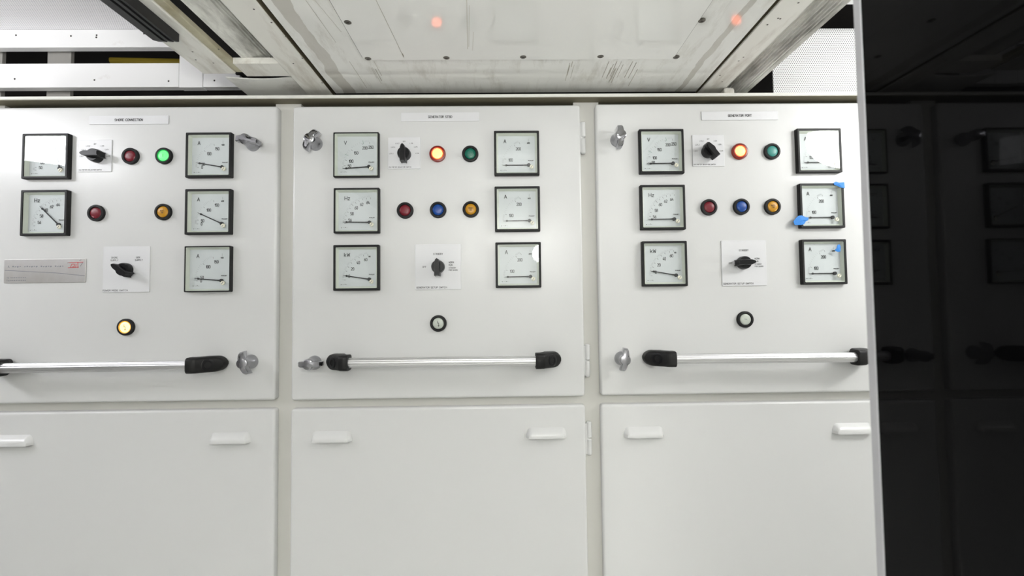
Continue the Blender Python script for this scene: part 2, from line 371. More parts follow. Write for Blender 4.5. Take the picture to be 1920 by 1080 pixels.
face_board('trim_14', (381.2, 450), 88, 164, 0.045, 0.018, [(402, 151)])
# studs in the void
for i, (xa, xb) in enumerate(((89, 133), (-20, 4))):
    p0, p1 = at(xa, 120, 0.07), at(xb, 120, 0.07)
    struct('trim_%d' % (15 + i), B(p0.x, p1.x, 0.07, 0.078, Z0 + 0.44, Z0 + 0.64), M_stud)

# perforated ceiling sheet over the shore panel
pz = at(100, 55, 0.045).z
bm = B(-1.05, 1.05, -1.3, 1.3, 0, 0.004)
o = obj('perforated_ceiling_panel', bm, M_perf_h, None, (-0.592 - 1.05, 0.062 - 1.3, pz)); tag(o, 'white finely perforated ceiling sheet above the shore connection panel', 'ceiling panel')
o['kind'] = 'structure'; o.name = 'ceiling_left'
for k in ('label', 'category'): del o[k]
# upright perforated sheet over the port panel
p0, p1 = at(1449, 172, 0.05), at(1449, 55, 0.05); q0 = at(1478, 145, 0.05)
w = 0.42; h = p1.z - p0.z + 0.04
tag(obj('perforated_panel', slab(w, h, 0.003, 0.001, 0.0006), M_perf_v, None, (p0.x + w/2, 0.05, p1.z - h/2)), 'white upright sheet with rows of small holes above the generator port panel', 'perforated panel')

# black rubber channel hanging below the first batten
bm = bmesh.new(); xa, xb, zb_, zt_ = -0.5805, -0.5440, CEIL - 0.020, CEIL - 0.0015
prof = [(xa, zt_), (xa, zb_ + 0.006), (xa + 0.002, zb_ + 0.001), (xa + 0.017, zb_), (xa + 0.0185, zb_ + 0.006), (xa + 0.0205, zb_ + 0.006), (xa + 0.022, zb_), (xa + 0.0275, zb_), (xa + 0.029, zb_ + 0.006), (xa + 0.031, zb_ + 0.006), (xa + 0.0325, zb_), (xb, zb_ + 0.0005), (xb, zt_)]
ye = atz(325, 84, CEIL - 0.02).y
cx = (xa + xb) / 2
rings(bm, [[(x - cx, y, z - zt_) for x, z in prof] for y in (-2.6, -1.9, -1.3, -0.7, ye - 0.012)] + [[(x - cx, ye, (z - zt_) * 0.75) for x, z in prof]])
tag(obj('ceiling_channel', bm, M_rubber, None, (cx, 0, zt_)), 'black ribbed rubber channel running along the ceiling beside the perforated sheet', 'rubber channel')

# things in the dark gap
COVT_EST = at(800, 177.2, -0.03).z
p0 = at(209, 114, 0.12); p1 = at(345, 117, 0.12)
tag(obj('yellow_pipe', tube([p0 - p0, p1 - p0, p1 - p0 + Vector((0.25, 0.1, 0))], 0.008, 12), M_yellow, None, p0, True), 'yellow pipe half hidden in the dark gap between the white boards', 'pipe')
p0 = at(60, 168, 0.10); p0.z = COVT_EST + 0.0105
bm = tube([(0, 0, 0.020), (0.012, -0.006, 0.012), (0.024, -0.01, 0.004), (0.040, -0.006, -0.002)], 0.007, 10)
for v in bm.verts: v.co += Vector((random.uniform(-.0015, .0015), random.uniform(-.0015, .0015), random.uniform(-.0015, .0015)))
tag(obj('plastic_wrapping', bm, M_wrap, None, p0, True), 'crumpled clear plastic wrapping poking out above the switchboard top', 'wrapping')
p0 = at(345, 166, 0.10); p0.z = COVT_EST + 0.024
tag(obj('grey_cable', tube([(-0.02, -0.02, 0.02), (0, 0, 0), (0.02, 0.01, -0.02)], 0.003, 8), M_stud, None, p0, True), 'thin grey cable slanting in the gap below the board corner', 'cable')

# screwed inspection hatch in the glossy ceiling
hx0, hx1 = -0.2600, 0.3215; hy = atz(960, 110, CEIL).y; hy0 = -1.15
t = thing('ceiling_hatch', 'flat glossy off-white hatch cover screwed into the ceiling', 'hatch', ((hx0 + hx1) / 2, (hy + hy0) / 2, CEIL - 0.0008))
w, h = hx1 - hx0, hy - hy0
pts = rrect(w, h, 0.008, 4)
bm = bmesh.new(); rings(bm, [[(x, y, 0.0008) for x, y in pts], [(x, y, -0.0012) for x, y in pts]]); obj('cover_plate', bm, M_hatch, t)
pts = rrect(w + 0.0030, h + 0.0030, 0.0095, 4)
bm = bmesh.new(); rings(bm, [[(x, y, 0.0009) for x, y in pts], [(x, y, 0.0004) for x, y in pts]]); obj('seal_joint', bm, M_nail, t)
for px, py in ((652, 42), (690, 110), (837, 108.5), (981, 107), (1126, 106), (1268, 107.5), (1316, 39)):
    p = atz(px, py, CEIL - 0.002); l = p - t.location
    bm = bmesh.new()
    rings(bm, [[(r * math.cos(2*PI*k/20), r * math.sin(2*PI*k/20), zz) for k in range(20)] for r, zz in ((0.0060, 0.0), (0.0060, -0.0014), (0.0048, -0.0022))])
    s = obj('screw', bm, M_screw, t, (l.x, l.y, 0.0002))
    bm = bmesh.new(); box(bm, -0.0022, 0.0022, -0.0006, 0.0006, -0.0026, -0.0021); obj('slot', bm, M_nail, s)

def ceiling_marks(name, lines, z, parent, m):
    bm = bmesh.new()
    for (xa, ya, xb, yb, w) in lines:
        a, c = atz(xa, ya, z), atz(xb, yb, z); d = (c - a); d.z = 0; q = Vector((-d.y, d.x, 0)).normalized() * w / 2
        f = bm.faces.new([bm.verts.new(p - parent.location) for p in (a - q, a + q, c + q, c - q)]); f.normal_update()
        if f.normal.z > 0: f.normal_flip()
    return obj(name, bm, m, parent)
M_mark = mat('dark_scratch', (0.36, 0.34, 0.28), 0.5)
M_mark2 = mat('faint_stain', (0.62, 0.60, 0.53), 0.2)
ceiling_marks('scratch', [(705, 0, 740, 72, 0.0009), (740, 72, 757, 108, 0.0008), (754, 100, 757, 106, 0.002)], CEIL - 0.0022, t, M_mark)
ceiling_marks('stain', [(875, 0, 877, 92, 0.0012), (880, 10, 879, 88, 0.0008), (888, 60, 886, 95, 0.0007)], CEIL - 0.0022, t, M_mark2)
_c = bpy.data.objects['ceiling']; L = []
rr = random.Random(3)
for cxp, n_, sp_ in ((1072, 4, 14), (1150, 9, 40), (1190, 4, 16), (700, 4, 10)):
    for k in range(n_):
        x = cxp + rr.uniform(-sp_, sp_) / 2; y = rr.uniform(114, 130); l = rr.uniform(10, 34); sl = (x - 948) / (576 - y)
        L.append((x, y, x - sl * l, y + l, rr.uniform(0.0006, 0.0014)))
L += [(573, 0, 630, 80, 0.0007), (590, 0, 640, 60, 0.0006), (655, 115, 688, 165, 0.0009)]
ceiling_marks('scratch', L, CEIL - 0.0003, _c, M_mark)

# ------------------------------------------------------------------ switchboard cabinets
DF = -0.020                   # door face
FR = -0.003                   # frame front
top_z = at(960, 181.6, -0.03).z
bx = [at(-42, 480, FR).x, at(533, 480, FR).x, at(1108.5, 480, FR).x, at(1690, 480, FR).x]
COVT = at(800, 177.2, -0.03).z; COVB = at(800, 183.3, -0.03).z
bm = B(bx[0], bx[3] + 0.05, -0.03, 0.42, COVB - COVB, COVT - COVB, bev=0.002)
o = obj('top_cover', bm, M_cover, None, (0, 0, COVB + 0.0009)); obj('underside', B(bx[0], bx[3] + 0.05, -0.0275, 0.42, -0.0007, 0.0003), M_under_shade, o)['label'] = 'brown underside with painted-in shade'; tag(o, 'long cream cover strip lying along the top of all three switchboard cabinets', 'cover strip')

struct('wall_front_left', B(room_x0, bx[0] - 0.004, 0.0, 0.03, 0.0, COVT), M_frame)
struct('wall_front_right', B(bx[3] + 0.056, room_x1, 0.0, 0.03, 0.0, COVT), M_frame)
def latch(name, px, py, deg, door, dl):
    p = at(px, py, DF)
    root = obj(name, lathe([(0.0148, 0), (0.0145, 0.004), (0.0125, 0.010), (0.0095, 0.016), (0.0085, 0.030)], 28), M_chrome, door, (p.x - dl.x, DF - dl.y, p.z - dl.z), True)
    # the wing sits in the same mesh: boss with two ears bent back
    bm = bmesh.new(); bm.from_mesh(root.data); ca, sa = math.cos(math.radians(deg)), math.sin(math.radians(deg)); N = 64; L = []
    out = []
    for i in range(N):
        th = 2 * PI * i / N; c, s = abs(math.cos(th)), abs(math.sin(th))
        rb = min(0.0062 / max(s, 1e-4), 0.0235 / max(c, 1e-4)); out.append((max(0.0112, rb), th))
    for s_, ins in ((0.022, 0.0012), (0.0235, 0), (0.0335, 0), (0.036, 0.0010), (0.0368, 0.0028)):
        lp = []
        for rr, th in out:
            r = max(rr - ins, 0.002); x, z = r * math.cos(th), r * math.sin(th)
            k = max(0.0, (abs(x) - 0.008) / 0.0155); bend = -0.011 * k * k
            z *= 1 - 0.15 * k
            lp.append((x * ca - z * sa, -(s_ + bend), x * sa + z * ca))
        L.append(lp)
    rings(bm, L); bm.normal_update(); bm.to_mesh(root.data); bm.free()
    me = root.data; me.polygons.foreach_set('use_smooth', [True] * len(me.polygons)); me.set_sharp_from_angle(angle=math.radians(38))
    return root
def grip(px, py, door, dl):
    p = at(px, py, DF); w, h, d = 0.083, 0.0205, 0.012
    bm = bmesh.new(); L = []; n_ = 10
    for i in range(n_ + 1):            # from the upper edge down to the open mouth
        t = i / n_; z = h * (0.5 - t); s = d * math.sin(min(1, t * 1.25) * PI / 2); hw = w/2 * (1 - 0.2 * (1 - math.sqrt(max(0.0, 1 - (1 - t) ** 2))))
        lp = []
        for k in range(17):
            u = -1 + 2 * k / 16; e = max(0.0, (abs(u) - 0.78) / 0.22); lp.append((hw * u, -(0.0003 + s * math.sqrt(max(0, 1 - e * e))), z))
        L.append(lp)
    rings(bm, L, cap0=False, cap1=False, closed=False)
    # inner skin so that the hood has thickness
    for f in bm.faces: f.normal_update()
    bmesh.ops.solidify(bm, geom=bm.faces[:], thickness=0.0012)
    bmesh.ops.recalc_face_normals(bm, faces=bm.faces[:])
    return obj('finger_grip', bm, M_paint, door, (p.x - dl.x, DF - dl.y, p.z - dl.z), True, 50)
def hinge(px, y0, y1, door, dl):
    p, q = at(px, y0, FR - 0.006), at(px, y1, FR - 0.006)
    h = p.z - q.z; bm = bmesh.new(); r = 0.0056
    prof = []
    for z0, z1 in ((0.0, 0.49), (0.505, 1.0)):
        L = []
        for rr, z in ((0.6 * r, -h*z0), (r, -h*z0 - 0.002), (r, -h*z1 + 0.002), (0.6 * r, -h*z1)):
            L.append([(rr * math.cos(2*PI*k/16), rr * math.sin(2*PI*k/16), z) for k in range(16)])
        rings(bm, L)
    box(bm, -0.0085, 0.0, -0.003, 0.004, -h * 0.95, -h * 0.05)
    return obj('hinge', bm, M_paint, door, (p.x - dl.x, p.y - dl.y, p.z - dl.z), True)

def door(root, name, x0, x1, zt, zb):
    w, h = x1 - x0, zt - zb; dl = Vector(((x0 + x1) / 2, FR - 0.0005, (zt + zb) / 2))
    o = obj(name, slab(w, h, (FR - 0.0005) - DF, 0.006, 0.0045), M_paint, root, dl - root.location, True, 30)
    return o, dl
LOWB = 0.30
specs = [
 dict(label='white switchboard cabinet headed SHORE CONNECTION', x=(-26, 518), up=(199.9, 754.0, 250), lo=(770.5, 250),
      latch=((475, 271, -8), (471, 678, 105)), grips=((25, 825), (432.5, 820)), hinges=(), dhinges=()),
 dict(label='white switchboard cabinet headed GENERATOR STBD', x=(547.2, 1092.5), up=(197.6, 747.0, 820), lo=(763.2, 820),
      latch=((592, 270, 58), (590, 680, 0)), grips=((622.5, 817.5), (1024.5, 810.5)), hinges=((1092.5, 229, 289), (1100.5, 645, 707)), dhinges=((1104, 790, 853),)),
 dict(label='white switchboard cabinet headed GENERATOR PORT', x=(1121.5, 1668), up=(193.2, 738.5, 1370), lo=(755, 1370),
      latch=((1157, 263, 90), (1165, 672, 80)), grips=((1207, 809), (1597, 802)), hinges=(), dhinges=()),
]
for i, sp in enumerate(specs):
    xa, xb = bx[i], bx[i + 1]
    root = thing('switchboard_cabinet', sp['label'], 'cabinet', ((xa + xb) / 2, 0.2, 0.0), 'switchboard cabinets')
    rl = root.location
    dx0, dx1 = at(sp['x'][0], 480, DF).x, at(sp['x'][1], 480, DF).x
    ut, ub = at(sp['up'][2], sp['up'][0], DF).z, at(sp['up'][2], sp['up'][1], DF).z
    lt = at(sp['lo'][1], sp['lo'][0], DF).z
    bm = bmesh.new()
    x0, x1 = xa - rl.x, xb - rl.x; pw = dx0 - xa + 0.010; pw2 = xb - dx1 + 0.012
    box(bm, x0, x0 + max(pw, 0.02), FR - rl.y, 0.03 - rl.y, 0.08, COVB)                    # posts
    box(bm, x1 - max(pw2, 0.02), x1, FR - rl.y, 0.03 - rl.y, 0.08, COVB)
    box(bm, x0 + max(pw, 0.02), x1 - max(pw2, 0.02), FR - rl.y, 0.03 - rl.y, ub - 0.03, ub + 0.02 + (lt - ub))   # middle rail
    box(bm, x0 + max(pw, 0.02), x1 - max(pw2, 0.02), FR - rl.y, 0.03 - rl.y, ub - 0.03 - 0.001 - 0.02, ub - 0.03)
    box(bm, x0 + max(pw, 0.02), x1 - max(pw2, 0.02), FR - rl.y, 0.03 - rl.y, 0.08, LOWB + 0.03)
    obj('front_frame', bm, M_frame, root)
    obj('carcass', B(x0, x1, 0.03 - rl.y, 0.42 - rl.y, 0.08, COVB - 0.004), M_frame, root)
    obj('plinth', B(x0, x1, 0.03 - rl.y, 0.40 - rl.y, 0.0, 0.08), M_black, root)
    d, dl = door(root, 'upper_door', dx0, dx1, ut, ub)
    for px, py, a in sp['latch']: latch('wing_latch', px, py, a, d, dl)
    for hx, ya, yb in sp['hinges']: hinge(hx, ya, yb, d, dl)
    d, dl = door(root, 'lower_door', dx0, dx1, lt, LOWB)
    for px, py in sp['grips']: grip(px, py, d, dl)
    for hx, ya, yb in sp['dhinges']: hinge(hx, ya, yb, d, dl)

# ------------------------------------------------------------------ meters
GF = 0.0100                   # how far the bezel stands out of the door
GS = 0.0945
HUB = (0.0252, -0.0240)
def ang(a, r): return HUB[0] + r * math.cos(math.radians(a)), HUB[1] + r * math.sin(math.radians(a))
def spread(marks, k):
    out = []
    for (a0, _), (a1, _) in zip(marks[:-1], marks[1:]):
        out += [a0 + (a1 - a0) * j / k for j in range(1, k)]
    return out
DIALS = {
 'V':   dict(unit='V', major=[(183.5, ''), (177, '50'), (163.2, '100'), (135.8, '150'), (106.7, '200'), (89, '250')], minor=6, small='', green=(151.5, 103.5)),
 'Hz':  dict(unit='Hz', major=[(182, ''), (172.8, '56'), (163.5, ''), (154.3, '58'), (144, ''), (134, '60'), (125, ''), (116, '62'), (106.7, ''), (97.4, '64'), (88, '')], minor=4, small=''),
 'kW':  dict(unit='kW', major=[(181, ''), (171, '0'), (160, ''), (149.5, '20'), (137.5, ''), (126, '40'), (115.5, ''), (104, '60'), (94, '')], minor=5, small='80'),
 'A':   dict(unit='A', major=[(180, ''), (164.6, '100'), (125, '200'), (112, '')], minor=9, small='600'),
 'AS':  dict(unit='A', major=[(180, '0'), (171, '50'), (137.6, '100'), (111, '150')], minor=8, small='400'),
}
_dial_cache = {}
def dial_mesh(kind):
    if kind in _dial_cache: return _dial_cache[kind]
    D = DIALS[kind]; bm = bmesh.new(); y = -0.0006
    text(bm, D['unit'], -0.0215 if len(D['unit']) > 1 else -0.0245, 0.0275, 0.0074, y, 1.0)
    for a, lab in D['major']:
        x0, z0 = ang(a, 0.0492); x1, z1 = ang(a, 0.0530 if lab != '60' or kind != 'Hz' else 0.0560); quad_strip(bm, x0, z0, x1, z1, 0.00050, y)
        if lab:
            rr = 0.0440 if a > 120 else 0.0432
            x, z = ang(a, rr - 0.0004 * len(lab)); text(bm, lab, x + 0.0010 * len(lab), z, 0.0058, y, 0.68)
    if D['small']:
        x, z = ang(90, 0.0475); text(bm, D['small'], x, z, 0.0024, y, 0.9, bold=0.0002)
        if kind in ('A', 'AS'): x0, z0 = ang(90, 0.0505); quad_strip(bm, x0, z0, x0, z0 + 0.006, 0.0003, y)
    text(bm, 'PHAUST', 0.0300, -0.0140, 0.0018, y, 1.0, bold=0.00012, width=0.0115)
    for k, (x, wd) in enumerate(((-0.0335, .0018), (-0.0300, .0008), (-0.0278, .0010), (-0.0250, .0016), (-0.0222, .0012))):
        quad_strip(bm, x - wd/2, -0.0345 + (0.0004 if k % 2 else 0), x + wd/2, -0.0345 + (0.0004 if k % 2 else 0), 0.0012 if k in (0, 3) else 0.0006, y)
    nb = len(bm.faces)
    for a in spread(D['major'], D['minor']):
        x0, z0 = ang(a, 0.0532); x1, z1 = ang(a, 0.0566); quad_strip(bm, x0, z0, x1, z1, 0.00022, y)
    ng = len(bm.faces)
    for a in D.get('green', ()):
        x0, z0 = ang(a, 0.0500); x1, z1 = ang(a, 0.0580); quad_strip(bm, x0, z0, x1, z1, 0.0005, y)
    bm.faces.ensure_lookup_table()
    for i, f in enumerate(bm.faces):
        f.material_index = 0 if i < nb else (1 if i < ng else 2)
    me = bpy.data.meshes.new('scale_marking'); bm.to_mesh(me); bm.free()
    for m in (M_ink, M_grey_ink, M_green_ink): me.materials.append(m)
    _dial_cache[kind] = me; return me
def meter(kind, px, py, needle, label, fw=0.0046, name='panel_meter'):
    p = at(px, py, DF - GF)
    t = thing(name, label, {'V': 'voltmeter', 'Hz': 'frequency meter', 'kW': 'power meter'}.get(kind, 'ammeter'), (p.x, DF - 0.0002, p.z), 'square panel meters')
    # bezel frame: outer wall, front land, inner wall
    bm = bmesh.new(); S = GS
    def rg(sz, s): return [(x, -s, z) for x, z in rrect(sz, sz, 0.0015, 2)]
    rings(bm, [rg(S, 0.0), rg(S, GF - 0.001), rg(S - 0.002, GF), rg(S - 2*fw, GF), rg(S - 2*fw, GF - 0.0018)], cap0=False, cap1=False)
    obj('bezel', bm, M_black, t)
    si = S - 2*fw
    bm = bmesh.new(); rings(bm, [rg(si - 0.0002, GF - 0.0019), rg(si - 0.008, 0.0012)], cap0=False, cap1=False)
    obj('dial_surround', bm, M_liner, t)
    di = si - 0.006
    bm = bmesh.new(); rings(bm, [rg(di, 0.0002), rg(di, 0.0010)]); dial = obj('dial', bm, M_dial, t)
    k = di / 0.0800
    o = bpy.data.objects.new('scale_marking', dial_mesh(kind)); C.objects.link(o); o.parent = dial; o.location = (0, -0.0009, 0)
    # pointer: tapered needle with a small collar and round hub
    ca, sa = math.cos(math.radians(needle)), math.sin(math.radians(needle))
    bm = bmesh.new(); prof = [(-0.004, 0.0008), (0.0, 0.0018), (0.010, 0.0011), (0.0450, 0.0010), (0.0462, 0.0019), (0.0485, 0.0019), (0.0498, 0.0006), (0.0555, 0.0002)]
    up = [(r, w_) for r, w_ in prof]; dn = [(r, -w_) for r, w_ in reversed(prof)]
    pts = [(HUB[0] + r * ca - w_ * sa, HUB[1] + r * sa + w_ * ca) for r, w_ in up + dn]
    prism(pts, 0.0030, 0.0036, bm)
    hub = [(HUB[0] + 0.0036 * math.cos(2*PI*i/20), HUB[1] + 0.0036 * math.sin(2*PI*i/20)) for i in range(20)]
    prism(hub, 0.0014, 0.0046, bm)
    obj('pointer', bm, M_ink, t)
    bm = lathe([(0.0042, 0.0), (0.0042, 0.0014), (0.0034, 0.0022)], 20)
    s = obj('zero_screw', bm, M_cream, t, (HUB[0] + 0.0056, -(GF - 0.0030), HUB[1] - 0.0052))
    bm = bmesh.new(); box(bm, -0.003, 0.003, -0.0026, -0.0021, -0.0005, 0.0005)
    sl = obj('slot', bm, M_grey_ink, s); sl.rotation_euler = (0, math.radians(-55), 0)
    bm = bmesh.new(); g = si / 2 - 0.0002; y = -(GF - 0.0010)
    vs = [bm.verts.new((x, y, z)) for x, z in ((-g, -g), (g, -g), (g, g), (-g, g))]; bm.faces.new(vs)
    obj('glass', bm, M_glass, t)
    return t
S1, S2, S3 = 'shore connection', 'generator starboard', 'generator port'
THIN = 0.0022
meter('V', 83.7, 292.3, 104, 'voltmeter at top of the shore connection door, glass bleached white by glare')
meter('Hz', 81.2, 398.7, 135.4, 'frequency meter on the shore connection door, needle pointing diagonally to sixty')
meter('AS', 390.3, 290.1, 170, 'topmost ammeter of the shore connection door, beside the upper wing latch')
meter('AS', 389.3, 396.7, 155, 'middle ammeter of the shore connection door, needle raised clearly above zero')
meter('AS', 388.4, 504.1, 175, 'lowest ammeter of the shore connection door, with a thin black rim', THIN)
meter('V', 667.3, 289.5, 184, 'thin-rimmed voltmeter at top of the generator STBD door, needle at zero', 0.0024)
meter('Hz', 668.1, 394.5, 178.8, 'frequency meter marked Hz on the generator STBD door, needle at rest', 0.0036)
meter('kW', 667.7, 501.7, 171, 'power meter marked kW on the generator STBD door, below the frequency meter')
meter('A', 968.9, 286.5, 180.3, 'topmost ammeter of the generator STBD door, beside the dark green lamp')
meter('A', 970.2, 391.3, 180.3, 'middle ammeter of the generator STBD door, beside the amber lamp')
meter('A', 971.9, 496.6, 180.5, 'lowest ammeter of the generator STBD door, beside the setup switch')
meter('V', 1241.0, 283.3, 180.5, 'voltmeter with thick black rim at top of the generator PORT door')
meter('Hz', 1243.4, 388.3, 180.5, 'frequency meter marked Hz on the generator PORT door, beside the red lamp')
meter('kW', 1246.8, 494.2, 170, 'power meter marked kW on the generator PORT door, beside the setup switch')
meter('A', 1537.3, 281.6, 180, 'topmost ammeter of the generator PORT door, with a white oval lamp reflection')
meter('A', 1542.3, 385.3, 180, 'middle ammeter of the generator PORT door, with blue tape on two corners')
meter('A', 1546.4, 490.8, 180, 'lowest ammeter of the generator PORT door, with one blue tape scrap on its glass')

# ------------------------------------------------------------------ indicator lamps
def lamp(px, py, m, label, ringm=None, rim=None, sym=None, flat=False):
    p = at(px, py, DF - 0.006)
    t = thing('indicator_lamp', label, 'lamp', (p.x, DF - 0.0002, p.z), 'round indicator lamps')
    obj('bezel_ring', lathe([(0.0172, 0.0), (0.0172, 0.0045), (0.0166, 0.0056), (0.0132, 0.0062), (0.0119, 0.0050), (0.0117, 0.001)], 36, cap1=False), ringm or M_ring, t, (0, 0, 0), True)
    l = obj('lens', lathe([(0.0117, 0.0), (0.0116, 0.0040), (0.0106, 0.0050), (0.006, 0.0056), (0.0012, 0.0058)], 32), m, t, (0, 0, 0), True, 60)
    if rim: obj('glow_rim', lathe([(0.0126, 0.0060), (0.0117, 0.0056), (0.0108, 0.0054)], 32, cap1=False, cap0=False), rim, t, (0, 0, 0), True)
    bm = bmesh.new(); y = -0.0062
    if sym == 'bolt':
        for a in (((-0.0012, 0.0055), (-0.0016, 0.0004)), ((-0.0016, 0.0004), (0.0012, 0.0012)), ((0.0012, 0.0012), (0.0010, -0.0050))): quad_strip(bm, *a[0], *a[1], 0.0009, y)
        v = [bm.verts.new(q) for q in ((-0.0008, y, -0.0042), (0.0010, y, -0.0068), (0.0028, y, -0.0040))]; f = bm.faces.new(v); f.normal_update(); f.normal_flip() if f.normal.y > 0 else None
    elif sym == 'faint':
        for a in (((-0.0035, 0.002), (0.000, 0.0012)), ((0.0005, 0.002), (0.003, -0.0015)), ((-0.003, -0.0005), (0.003, -0.0008))): quad_strip(bm, *a[0], *a[1], 0.0006, y)
    elif sym:
        lines = sym.split('|')
        for j, s in enumerate(lines): text(bm, s, 0, (len(lines) - 1) * 0.0020 - j * 0.0040, 0.0024 if len(lines) > 1 else 0.0055, y, 0.8)
    if len(bm.faces): obj('legend', bm, M_ink if sym != 'faint' else M_grey_ink, l)
    else: bm.free()
    return t
lamp(242.5, 292, L_red, 'unlit red lamp between the rotary selector and the green lamp, shore connection door')
lamp(305.5, 291.5, L_greenlit, 'brightly lit green lamp on the shore connection door', None, L_greenglow, 'I')
lamp(178, 399, L_red, 'unlit red lamp beside the frequency meter on the shore connection door')
lamp(304, 397, L_amber, 'unlit amber lamp beside the middle ammeter of the shore connection door', sym='RESET|TRIP')
lamp(233.7, 613.5, L_amberlit, 'glowing amber-white lamp with lightning symbol above the shore connection grab rail', None, L_amberglow, 'bolt')
lamp(820, 287.7, L_redlit, 'glowing orange lamp with red rim on the generator STBD door', L_redring, L_redglow)
lamp(881.5, 287.5, L_green, 'unlit dark green lamp on the generator STBD door')
lamp(759, 394, L_red, 'unlit dark red lamp on the generator STBD door')
lamp(821, 393, L_blue, 'unlit blue lamp on the generator STBD door, between red and amber lamps')
lamp(882.5, 392, L_amber, 'unlit amber lamp on the generator STBD door', sym='RESET|TRIP')
lamp(821.5, 606.5, L_white, 'clear unlit lamp with black lightning symbol on the generator STBD door', sym='bolt')
lamp(1388.5, 283, L_redlit, 'glowing orange lamp with red rim on the generator PORT door', L_redring, L_redglow)
lamp(1449, 283, L_teal, 'unlit pale teal lamp on the generator PORT door')
lamp(1330.5, 388, L_red, 'unlit red lamp beside the frequency meter on the generator PORT door')
lamp(1391.5, 387, L_blue, 'unlit blue lamp on the generator PORT door, between red and amber lamps')
lamp(1450, 387, L_amber, 'unlit amber lamp beside the taped ammeter on the generator PORT door', sym='RESET|TRIP')
lamp(1398.5, 599, L_white, 'clear unlit lamp with faint marking on the generator PORT door', sym='faint')

# ------------------------------------------------------------------ rotary switches
def knob_mesh(deg):
    bm = bmesh.new(); lathe([(0.0138, 0.0), (0.0138, 0.006), (0.0130, 0.012), (0.0122, 0.014)], 36, bm)
    ca, sa = math.cos(math.radians(deg)), math.sin(math.radians(deg))
    out = [(-0.0048, -0.0205), (-0.0036, -0.0188), (0.0036, -0.0188), (0.0048, -0.0205), (0.0060, -0.0195), (0.0058, 0.0080), (0.0036, 0.0140), (0.0, 0.0165), (-0.0036, 0.0140), (-0.0058, 0.0080), (-0.0060, -0.0195)]
    L = []
    for s, k in ((0.004, 1.0), (0.022, 0.93), (0.0245, 0.80)):
        L.append([((x * k) * ca - (z * (0.9 + 0.1 * k)) * sa, -s, (x * k) * sa + (z * (0.9 + 0.1 * k)) * ca) for x, z in out])
    rings(bm, L); return bm
def switch(px, py, w, h, kx, ky, deg, writing, label, cat='rotary switch'):
    p = at(px, py, DF - 0.0015)
    t = thing('rotary_switch', label, cat, (p.x, DF - 0.0002, p.z), 'rotary switches')
    pl = obj('label_plate', slab(w, h, 0.0016, 0.0012, 0.0004), M_plate, t)
    bm = bmesh.new()
    for args in writing: text(bm, *args[:4], -0.0018, *args[4:])
    obj('lettering', bm, M_ink, pl)
    k = at(kx, ky, DF - 0.008)
    obj('turning_knob', knob_mesh(deg), M_knob, t, (k.x - p.x, -0.0016, k.z - p.z))
    return t
def volt_writing():
    w = []
    for s, x, z in (('L3/L1', -0.0272, -0.0010), ('L2/L3', -0.0235, 0.0125), ('L1/L2', -0.0145, 0.0205), ('OFF', 0.0, 0.0245), ('L1/N', 0.0150, 0.0205), ('L2/N', 0.0240, 0.0128), ('L3/N', 0.0272, -0.0010)):
        w.append((s, x, z, 0.0024, 0.85))
    w.append(('VOLTMETER SELECTOR SWITCH', -0.0325, -0.0300, 0.0024, 0.9, 'L', 0.047)); return w
switch(178.3, 292, 0.0685, 0.0675, 178, 291.5, 90, volt_writing(), 'voltmeter selector switch on the shore connection door, knob turned level')
switch(758, 287, 0.0680, 0.0672, 757.5, 288, 0, volt_writing(), 'voltmeter selector switch on the generator STBD door, knob standing upright at OFF')
switch(1328.3, 282.3, 0.0680, 0.0672, 1329, 283, 38, volt_writing(), 'voltmeter selector switch on the generator PORT door, knob turned askew')
switch(237, 505, 0.0955, 0.0950, 233, 505.5, 52, [('SHORE', -0.0245, 0.0245, 0.0031, 0.95), ('SUPPLY', -0.0245, 0.0188, 0.0031, 0.95), ('GEN', 0.0235, 0.0245, 0.0031, 0.95), ('SUPPLY', 0.0255, 0.0188, 0.0031, 0.95), ('POWER MODE SWITCH', -0.0470, -0.0435, 0.0030, 0.9, 'L', 0.051)],
       'power mode switch with square white plate on the shore connection door')
def setup_writing():
    return [('STANDBY', 0.0, 0.0270, 0.0036, 0.9), ('OFF', -0.0285, 0.0, 0.0034, 0.9), ('NORM', 0.0225, 0.0090, 0.0033, 0.9, 'L'), ('RUN', 0.0225, 0.0035, 0.0033, 0.9, 'L'), ('STANDBY', 0.0225, -0.0025, 0.0026, 0.9, 'L'), ('FOR SHORE', 0.0225, -0.0073, 0.0026, 0.9, 'L'), ('GENERATOR SETUP SWITCH', -0.0450, -0.0430, 0.0034, 0.9, 'L', 0.0630)]
switch(821.5, 500.3, 0.0955, 0.0950, 821, 500, 0, setup_writing(), 'generator setup switch on the generator STBD door, knob upright at standby')
switch(1395, 493.3, 0.0945, 0.0955, 1395.5, 492.5, -88, setup_writing(), 'generator setup switch on the generator PORT door, knob turned level to run')

# ------------------------------------------------------------------ name plates
def nameplate(px, py, s, label, tw):
    p = at(px, py, DF - 0.001)
    t = thing('name_plate', label, 'name plate', (p.x, DF - 0.0002, p.z), 'panel name plates')
    pl = obj('plate', slab(0.1645, 0.0185, 0.0014, 0.0008, 0.0003), M_plate, t)
    bm = bmesh.new(); text(bm, s, 0, 0, 0.0046, -0.0016, 0.9, width=tw, bold=0.00010); obj('lettering', bm, M_ink, pl)
    return t
nameplate(242, 225, 'SHORE CONNECTION', 'white name plate reading SHORE CONNECTION', 0.058)
nameplate(825.3, 219.3, 'GENERATOR STBD', 'white name plate reading GENERATOR STBD', 0.050)
nameplate(1387, 217, 'GENERATOR PORT', 'white name plate reading GENERATOR PORT', 0.050)

